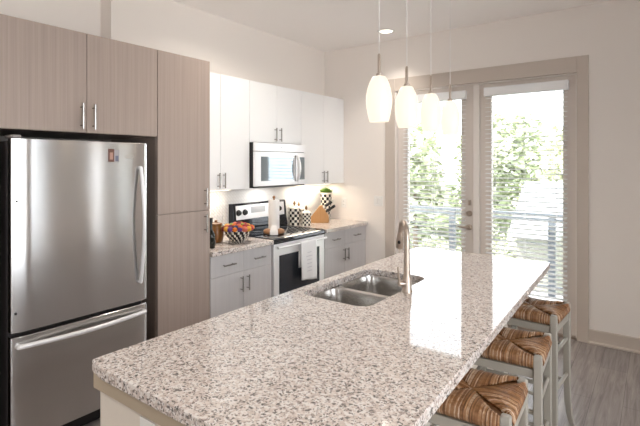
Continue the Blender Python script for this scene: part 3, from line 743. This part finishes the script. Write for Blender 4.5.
# ------------------------------------------------------------------ counter stools
def make_stool():
    t = thing('bar_stool', 'x', 'stool', (0, 0, 0), group='rush-seat stools along the island')
    h = .155
    for sx in (-1, 1):
        for sy in (-1, 1):
            o = Vector((sx, sy, 0)).normalized()
            pts = []; rr = []
            for z, off, r in ((0, .042, .0185), (.03, .030, .020), (.08, .016, .0215), (.16, .006, .0235), (.3, .001, .025), (.6, 0, .0255), (.735, 0, .025), (.75, 0, .0235), (.757, 0, .018)):
                pts.append(Vector((sx * h, sy * h, z)) + o * off); rr.append(r)
            MB().tube(pts, rr, 4, phase=PI / 4, up=(1, 0, 0)).build('leg', M['stool'], t, world=False, bevel=.004, smooth=40)
    for sx in (-1, 1):
        for z in (.54, .325): MB().tube([(sx * h, -h + .01, z), (sx * h, h - .01, z)], .0105, 10).build('rung', M['stool'], t, world=False)
        MB().box(sx * h - .012, sx * h + .012, -h + .015, h - .015, .655, .694).build('rail', M['stool'], t, world=False, bevel=.002)
    for sy in (-1, 1):
        for z in (.50, .285): MB().tube([(-h + .01, sy * h, z), (h - .01, sy * h, z)], .0105, 10).build('rung', M['stool'], t, world=False)
        MB().box(-h + .015, h - .015, sy * h - .012, sy * h + .012, .655, .694).build('rail', M['stool'], t, world=False, bevel=.002)
    # rush seat: strands wrapped over each rail, meeting on the diagonals
    mb = MB(); vals = []; n = 60; E = h + .017; rnd = random.Random(3)
    def H_(u): return .748 + .010 * math.sin(min(1, u) * PI)        # u: 0 rail, 1 middle
    for side in range(4):
        R = Matrix.Rotation(side * PI / 2, 3, 'Z')
        for k_ in range(n):
            s_ = (k_ + .5) / n * 2 - 1; x = s_ * (h - .018 if True else E)
            reach = E - abs(s_) * E * .98                # how far in it runs
            if reach < .01: reach = .01
            inn = E - reach
            jit = rnd.uniform(-.0018, .0018); lo = .700
            path = [(x, -E + .012, lo), (x, -E - .001, lo + .012), (x, -E - .003 + jit, .722), (x, -E + .004, .742 + jit)]
            m = 4
            for q in range(1, m + 1):
                f = q / m; y = -E + .004 + (reach - .004) * f
                dep = .010 * (f ** 3)
                path.append((x + rnd.uniform(-.0008, .0008), y, .747 + jit + .008 * math.sin(PI * f * .75) - dep))
            v0 = len(mb.v)
            mb.tube([R @ Vector(p) for p in path], .0034, 6, cap=True, up=tuple(R @ Vector((1, 0, 0))))
            vals += [rnd.random() * .6 + .05] * (len(mb.v) - v0)
    v0 = len(mb.v); mb.box(-E + .014, E - .014, -E + .014, E - .014, .700, .738); vals += [.1] * (len(mb.v) - v0)
    seat = mb.build('seat', M['rush'], t, world=False, smooth=60)
    at = seat.data.attributes.new('strand', 'FLOAT', 'POINT')
    at.data.foreach_set('value', vals)
    return t
SL = ['rush-seat greige wooden bar stool at the near end of the island overhang',
      'middle rush-seat greige wooden bar stool along the island overhang',
      'rush-seat greige wooden bar stool closest to the glass doors']
s0 = make_stool()
for i, (x, y, rz) in enumerate(((-.57, 1.746, 3), (-.583, 2.327, 3), (-.605, 2.98, -4))):
    o = s0 if i == 0 else copy_tree(s0)
    o.location = (x, y, 0); o.rotation_euler = (0, 0, math.radians(rz)); o['label'] = SL[i]

# ------------------------------------------------------------------ things on the counters
CK = [M['check_white'], M['check_black'], M['gold']]
def lin(a, b_, n): return [(a[0] + (b_[0] - a[0]) * i / n, a[1] + (b_[1] - a[1]) * i / n) for i in range(n + 1)]
def canister(x, y, r, h, label):
    t = thing('canister', label, 'canister', (x, y, .915), group='checkered canisters by the range')
    rows = max(5, round(h / (2 * PI * r / 14)))
    MB().lathe(lin((r, 0), (r, h), rows), (x, y, .915), 28, mi=lambda i, k_: ((k_ // 2) + i) % 2).build('body', CK, t)
    ld_ = MB().lathe([(r + .003, h), (r + .003, h + .008), (r * .8, h + .02), (r * .3, h + .028), (r * .15, h + .03)], (x, y, .915), 28).build('lid', M['check_white'], t)
    MB().lathe([(.006, h + .028), (.006, h + .04), (.014, h + .05), (.016, h + .06), (.009, h + .07), (.004, h + .085)], (x, y, .915), 14).build('knob', M['gold'], ld_)
canister(-3.285, 3.955, .068, .185, 'largest black and ivory checkered canister beside the range')
canister(-3.16, 4.01, .054, .135, 'smallest black and ivory checkered canister, right of the largest')
canister(-3.328, 4.085, .060, .16, 'middle-sized checkered canister standing behind the other two')
# knife block
kb = thing('knife_block', 'light wooden slanted knife block on the right counter', 'knife block', (-3.19, 4.29, .915), rz=math.radians(33))
prof = [(-.125, 0), (.110, 0), (.120, .012), (.112, .085), (.035, .20), (.008, .195), (-.128, .022)]
MB().prism(prof, 'y', -.06, .06).build('block', M['wood_light'], kb, world=False, bevel=.005)
MB().lathe([(.011, 0), (.011, .003), (.006, .004)], (.117, .018, .04), 14, axis='x').build('maker_mark', M['wood_brown'], kb, world=False)
fd = Vector((.077, 0, -.115)).normalized(); nrm = Vector((.115, 0, .077)).normalized(); p_ = Vector((.035, 0, .20))
RB = Matrix.Translation((-3.19, 4.29, .915)) @ Matrix.Rotation(math.radians(33), 4, 'Z')
k_ = 0
for row, ys, ln, rr in ((.028, (-.038, 0, .038), .135, .0125), (.088, (-.036, 0, .036), .125, .0115)):
    for y in ys:
        c = p_ + fd * row + Vector((0, y, 0)); wc = RB @ c
        kn = bpy.data.objects.new('knife', None); COL.objects.link(kn); kn.empty_display_size = .03
        kn.matrix_world = RB @ Matrix.Translation(c); WL[kn.name] = Vector()
        chk = row < .03
        tag(kn, 'black and ivory handled knife in the upper row of the wooden block' if chk else 'black-handled knife in the lower row of the wooden block', 'knife', 'knives in the wooden block')
        path = [nrm * f * ln for f in (.02, .2, .45, .7, .92, 1.0)]
        hm = MB()
        for q in range(5): hm.tube([path[q], path[q+1]], [rr * (.9 if q in (0, 2) else 1.05), rr * (1.05 if q != 4 else .75)], 10, cap=True, up=(0, 1, 0), flat=1.25, mi=(0 if chk and q in (0, 4) else 1))
        hm.build('handle', CK, kn, world=False)
        MB().tube([nrm * -.03, nrm * .004], .006, 8, up=(0, 1, 0), flat=1.6).build('bolster', M['handle'], kn, world=False)
# potted grass
pp = thing('potted_grass', 'green grass plant in a tall checkered pot behind the knife block', 'plant', (-3.27, 4.545, .915))
MB().lathe(lin((.05, 0), (.072, .315), 9) + [(.077, .32), (.077, .335), (.068, .335), (.066, .31), (.002, .31)], (-3.27, 4.545, .915), 28, mi=lambda i, k_: ((k_ // 2) + i) % 2 if i < 9 else 0, cap1=False).build('pot', CK, pp)
mb = MB(); rnd = random.Random(5)
for i in range(650):
    a_ = rnd.uniform(0, 2 * PI); r = .06 * math.sqrt(rnd.random()); ln = rnd.uniform(.08, .11) * (1 - .35 * (r / .06))
    b0 = Vector((-3.27 + r * math.cos(a_), 4.545 + r * math.sin(a_), 1.222))
    out = Vector((math.cos(a_), math.sin(a_), 0)) * (r / .06) * .03 + Vector((rnd.gauss(0, .006), rnd.gauss(0, .006), 0))
    sd_ = Vector((math.cos(a_ + 1.57 + rnd.uniform(-1, 1)), math.sin(a_ + 1.57 + rnd.uniform(-1, 1)), 0)) * .0024
    mid = b0 + out * .4 + Vector((0, 0, ln * .6)); tip = b0 + out + Vector((0, 0, ln))
    mb.add([b0 - sd_, b0 + sd_, mid + sd_, mid - sd_, tip], [(0, 1, 2, 3), (3, 2, 4)])
mb.build('grass', M['grass'], pp, smooth=0)
MB().lathe([(.065, 1.226), (.001, 1.228)], (-3.27, 4.545, 0), 20, cap0=False).build('soil', M['trunk'], pp)
# bottle, jar
bt = thing('bottle', 'dark glass bottle on the counter against the pantry', 'bottle', (-2.925, 2.455, .915))
MB().lathe([(.033, 0), (.036, .004), (.036, .10), (.033, .118), (.018, .14), (.0135, .155), (.0125, .225), (.015, .227), (.015, .238), (.012, .24)], (-2.925, 2.455, .915), 24).build('body', M['bottle'], bt, smooth=50)
MB().lathe([(.0127, .205), (.0155, .206), (.0155, .243), (.012, .246)], (-2.925, 2.455, .915), 18).build('cap', M['black'], bt)
jr = thing('jar', 'amber brown jar partly hidden behind the flower bowl', 'jar', (-3.10, 2.66, .915))
MB().lathe([(.045, 0), (.058, .01), (.066, .05), (.066, .10), (.058, .135), (.05, .145), (.052, .155), (.047, .158)], (-3.10, 2.66, .915), 26).build('body', M['brown_glaze'], jr, smooth=50)
MB().lathe([(.053, .158), (.053, .166), (.02, .176), (.012, .178), (.014, .19), (.006, .196)], (-3.10, 2.66, .915), 22).build('lid', M['brown_glaze'], jr, smooth=40)
# bowl of flowers
BX, BY = -2.93, 2.755
bw = thing('bowl', 'black and ivory checkered bowl filled with bright flowers', 'bowl', (BX, BY, .915))
out = [(.045, 0), (.05, .008), (.062, .02), (.08, .04), (.096, .062), (.108, .085), (.117, .108), (.121, .122)]
MB().lathe(out + [(.118, .124), (.113, .11), (.098, .075), (.06, .03), (.002, .018)], (BX, BY, .915), 42, mi=lambda i, k_: (0 if (k_ + i) % 3 == 0 else 1) if i < 7 else 0, cap1=False).build('body', CK, bw)
FC = [('orange', (.75, .19, .015)), ('red', (.36, .02, .025)), ('purple', (.11, .04, .20)), ('yellow', (.72, .36, .04)), ('navy blue', (.025, .05, .14)), ('lime green', (.28, .38, .05)), ('maroon', (.20, .02, .03)), ('coral', (.65, .16, .10))]
def flower_mesh(m):
    mb = MB(); n, rws = 30, 9; vs = []; fs = []
    for i in range(rws + 1):
        th = PI * (.02 + .96 * i / rws)
        for k_ in range(n):
            q = 2 * PI * k_ / n; lay = .82 + .18 * abs(math.cos(3 * q + i * .9))
            r = .031 * lay * (1 + .06 * math.cos(6 * th))
            vs.append((r * math.sin(th) * math.cos(q), r * math.sin(th) * math.sin(q), .026 * math.cos(th)))
    for i in range(rws):
        for k_ in range(n): fs.append((i*n+k_, (i+1)*n+k_, (i+1)*n+(k_+1) % n, i*n+(k_+1) % n))
    fs += [list(range(n)), list(range(rws*n, (rws+1)*n))[::-1]]
    mb.add(vs, fs); return mb
proto = []
for nm, c in FC:
    pt = mat('petal_' + nm.replace(' ', '_'), c, .6)
    o = flower_mesh(pt).build('flower', pt, smooth=60)
    tag(o, nm + ' flower head heaped in the checkered bowl', 'flower', nm + ' flowers in the bowl'); proto.append(o)
spots = []
for (cnt, rad, z, ph) in ((18, .120, 1.046, .1), (13, .090, 1.060, .5), (8, .055, 1.070, .2), (3, .02, 1.078, 0)):
    for i in range(cnt): spots.append((BX + rad * math.cos(2*PI*i/cnt + ph), BY + rad * math.sin(2*PI*i/cnt + ph), z))
rnd = random.Random(12); order = []
while len(order) < len(spots): b_ = list(range(8)); rnd.shuffle(b_); order += b_
used = set()
for sp, ci in zip(spots, order):
    o = proto[ci] if ci not in used else proto[ci].copy()
    if ci in used: COL.objects.link(o)
    used.add(ci); s_ = rnd.uniform(.68, .95)
    o.location = sp; o.rotation_euler = (rnd.uniform(-.5, .5), rnd.uniform(-.5, .5), rnd.uniform(0, 6)); o.scale = (s_, s_, s_)
# paper towels on the cooktop
PX, PY, PZ = -3.0, 3.30, .9198
ph = thing('paper_towel_holder', 'turned wooden paper towel holder standing on the black cooktop', 'paper towel holder', (PX, PY, PZ))
MB().lathe([(.075, 0), (.098, .008), (.105, .022), (.100, .038), (.082, .047), (.02, .05)], (PX, PY, PZ), 36).build('base', M['wood_brown'], ph, smooth=50)
MB().lathe([(.008, .048), (.008, .345), (.013, .35), (.015, .36), (.009, .37)], (PX, PY, PZ), 16).build('rod', M['wood_brown'], ph)
pr = thing('paper_towel_roll', 'white paper towel roll on the wooden holder, loose sheet hanging', 'paper towel', (PX, PY, PZ + .05))
MB().lathe([(.019, .051), (.052, .051), (.0535, .055), (.0535, .327), (.052, .331), (.019, .331), (.019, .051)], (PX, PY, PZ), 40, cap0=False, cap1=False).build('roll', M['paper'], pr)
mb = MB(); vs = []; fs = []; cnt = 9
for i in range(cnt):
    a_ = math.radians(-68 + 5 * i)
    rr = .0545 + .0004 * i
    for z, e_ in ((.330, 0), (.19, .001), (.09, .012), (.052, .05), (.03, .056), (.004, .058)):
        vs.append((PX + (rr + e_) * math.cos(a_), PY + (rr + e_) * math.sin(a_), PZ + z))
for i in range(cnt - 1):
    for j in range(5): fs.append((i*6+j, (i+1)*6+j, (i+1)*6+j+1, i*6+j+1))
sh = mb.add(vs, fs).build('loose_sheet', M['paper'], pr)
